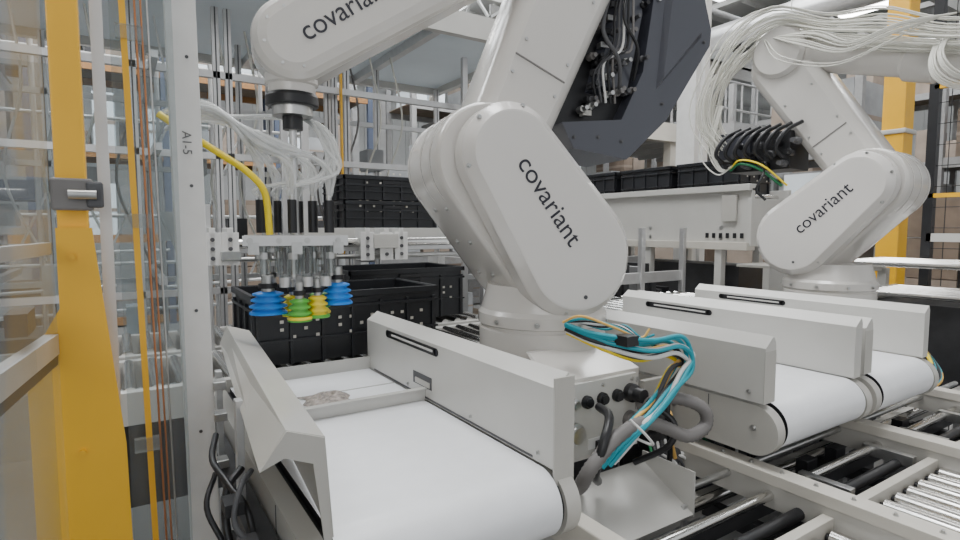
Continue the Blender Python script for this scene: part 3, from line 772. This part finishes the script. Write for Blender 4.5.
# ------------------------------------------------------------ warehouse background
def rack(x0,y0,lx,ly,levels,h,blue=True,along='x',fill=.9,seed=1):
    rnd=random.Random(seed); mb=MB('pallet_rack')
    nb=max(1,int((lx if along=='x' else ly)/1.6))
    pm='rackb' if blue else 'rackg'
    for k in range(nb+1):
        for s_ in (0,1):
            if along=='x': x=x0+lx*k/nb; y=y0+ly*s_
            else: y=y0+ly*k/nb; x=x0+lx*s_
            mb.b2((x-.045,y-.045,0),(x+.045,y+.045,levels*h+.4),pm)
    for l in range(levels):
        z=.15+l*h
        if along=='x':
            for y in(y0,y0+ly): mb.b2((x0,y-.03,z-.12),(x0+lx,y+.03,z),'orangeb' if blue else 'rackg')
        else:
            for x in(x0,x0+lx): mb.b2((x-.03,y0,z-.12),(x+.03,y0+ly,z),'orangeb' if blue else 'rackg')
        mb.b2((x0,y0,z-.02),(x0+lx,y0+ly,z),'wood')
        t=.1; L=lx if along=='x' else ly; D=ly if along=='x' else lx
        while t<L-.5:
            w=rnd.uniform(.2,.6); hh=rnd.uniform(.2,.8)*h
            if rnd.random()<fill:
                dd=D*rnd.uniform(.7,.9); c=rnd.choice(['card','card2','card2','boxg','boxg','rackg','dark','duct'])
                a=(x0+t,y0+.05,z) if along=='x' else (x0+.05,y0+t,z)
                b=(x0+t+w,y0+dd,z+hh) if along=='x' else (x0+dd,y0+t+w,z+hh)
                mb.b2(a,b,c)
                mb.b2((a[0]-.002,a[1]-.002,z+hh*.45),(b[0]+.002,b[1]+.002,z+hh*.52),'card2')
            t+=w+.05
    mb.build()
rack(-6,10,10,1.1,4,1.25,True,'x',seed=1)
rack(4.5,9.2,8,1.1,4,1.2,False,'x',seed=2)
rack(8.0,3.5,1.1,2.5,3,1.2,False,'y',seed=3)
rack(8.5,-1.0,1.1,3.8,3,1.1,False,'y',seed=4)
rack(-4.6,4,1.0,5,3,1.1,False,'y',seed=5)
rack(3.0,7.1,2.0,1.0,3,.95,False,'x',seed=6)
rack(13,-1,1.1,9,4,1.3,False,'y',seed=8)
for k,(x,y) in enumerate([(.9,8.1),(6.3,4.8),(6.6,3.4),(7.0,1.6),(6.9,.4)]):
    mb=MB('carton_pallet'); r=random.Random(k)
    mb.b2((x,y,0),(x+1,y+.03,.12),'wood'); mb.b2((x,y,.1),(x+1,y+1,.14),'wood'); mb.b2((x,y+.97,0),(x+1,y+1,.12),'wood')
    for i in range(2):
        for j in range(2):
            for l in range(r.choice([3,4,4])):
                mb.b2((x+.02+i*.49,y+.02+j*.49,.14+l*.42),(x+.48+i*.49,y+.48+j*.49,.55+l*.42),r.choice(['card','card2','card']))
                mb.b2((x+.02+i*.49+.2,y+.018+j*.49,.14+l*.42),(x+.02+i*.49+.26,y+.482+j*.49,.552+l*.42),'card2')
    mb.build()
mb=MB('mezzanine')
mb.b2((5.5,6.4,3.1),(12,8.8,3.2),'truss'); mb.b2((5.4,6.3,2.95),(12,6.45,3.25),'cream'); mb.b2((5.4,6.3,2.95),(5.55,8.8,3.25),'cream')
for x in (5.5,8,10.5): mb.b2((x-.07,6.35,0),(x+.07,6.5,3.0),'cream')
for i in range(14): mb.cyl((5.5+i*.5,6.4,3.2),(5.5+i*.5,6.4,4.2),.02,'rackg',seg=8)
for z in (3.7,4.2): mb.cyl((5.5,6.4,z),(12,6.4,z),.022,'rackg',seg=8)
for i in range(10): mb.bar((5.6+i*.6,6.5,3.05),(5.6+i*.6,8.7,3.05),.05,.1,'truss')
mb.build()
mb=MB('cable_tray')
mb.b2((3.0,4.2,3.45),(7.8,4.5,3.48),'steel'); mb.b2((3.0,4.2,3.45),(7.8,4.22,3.58),'steel'); mb.b2((3.0,4.48,3.45),(7.8,4.5,3.58),'steel')
for k in range(8): mb.tube([(3.1,4.25+k*.03,3.5),(5,4.3+k*.02,3.52),(7,4.25+k*.03,3.5),(7.7,4.3+k*.02,3.51)],.012,random.choice(['black','whitec','hose2','rubber']),sub=8)
for x in (3.4,5.9,7.6): mb.cyl((x,4.2,3.5),(x,4.2,7.6),.008,'steel',seg=6)
mb.build()

# ------------------------------------------------------------ light
w=bpy.data.worlds.new('World'); scene.world=w; w.use_nodes=True
bg=w.node_tree.nodes['Background']; bg.inputs[0].default_value=(.94,.97,1,1); bg.inputs[1].default_value=.85
def area(name,loc,target,size,power,col=(1,1,1)):
    l=bpy.data.lights.new(name,'AREA'); l.shape='RECTANGLE'; l.size=size[0]; l.size_y=size[1]; l.energy=power; l.color=col
    o=bpy.data.objects.new(name,l); scene.collection.objects.link(o); o.location=loc
    o.rotation_euler=(V(target)-V(loc)).to_track_quat('-Z','Y').to_euler(); return o
area('skylight_area',(1.0,1.2,7.4),(1.2,1.3,0),(2.5,2.0),350,(.98,.99,1))
area('skylight_area',(5,6,7.4),(5,6,0),(5,5),600,(.98,.99,1))
area('skylight_area',(-1.5,7,7.4),(-1.5,7,0),(4,4),480,(.97,.99,1))
area('skylight_area',(10,4,7.4),(10,4,0),(5,5),520,(.98,.99,1))
area('front_fill_light',(-3.5,-4,4.0),(1.5,2,1.2),(4,3),110,(1,.99,.98))  # unseen front light added behind the camera, no door stands there

# ------------------------------------------------------------ camera
cd=bpy.data.cameras.new('camera'); cam=bpy.data.objects.new('camera',cd); scene.collection.objects.link(cam)
cd.lens=21; cd.sensor_width=36; cd.clip_start=.02
cam.location=(0,0,1.5)
fwd=V((.541*.9972,.841*.9972,-.075))
cam.rotation_euler=fwd.to_track_quat('-Z','Y').to_euler()
scene.camera=cam
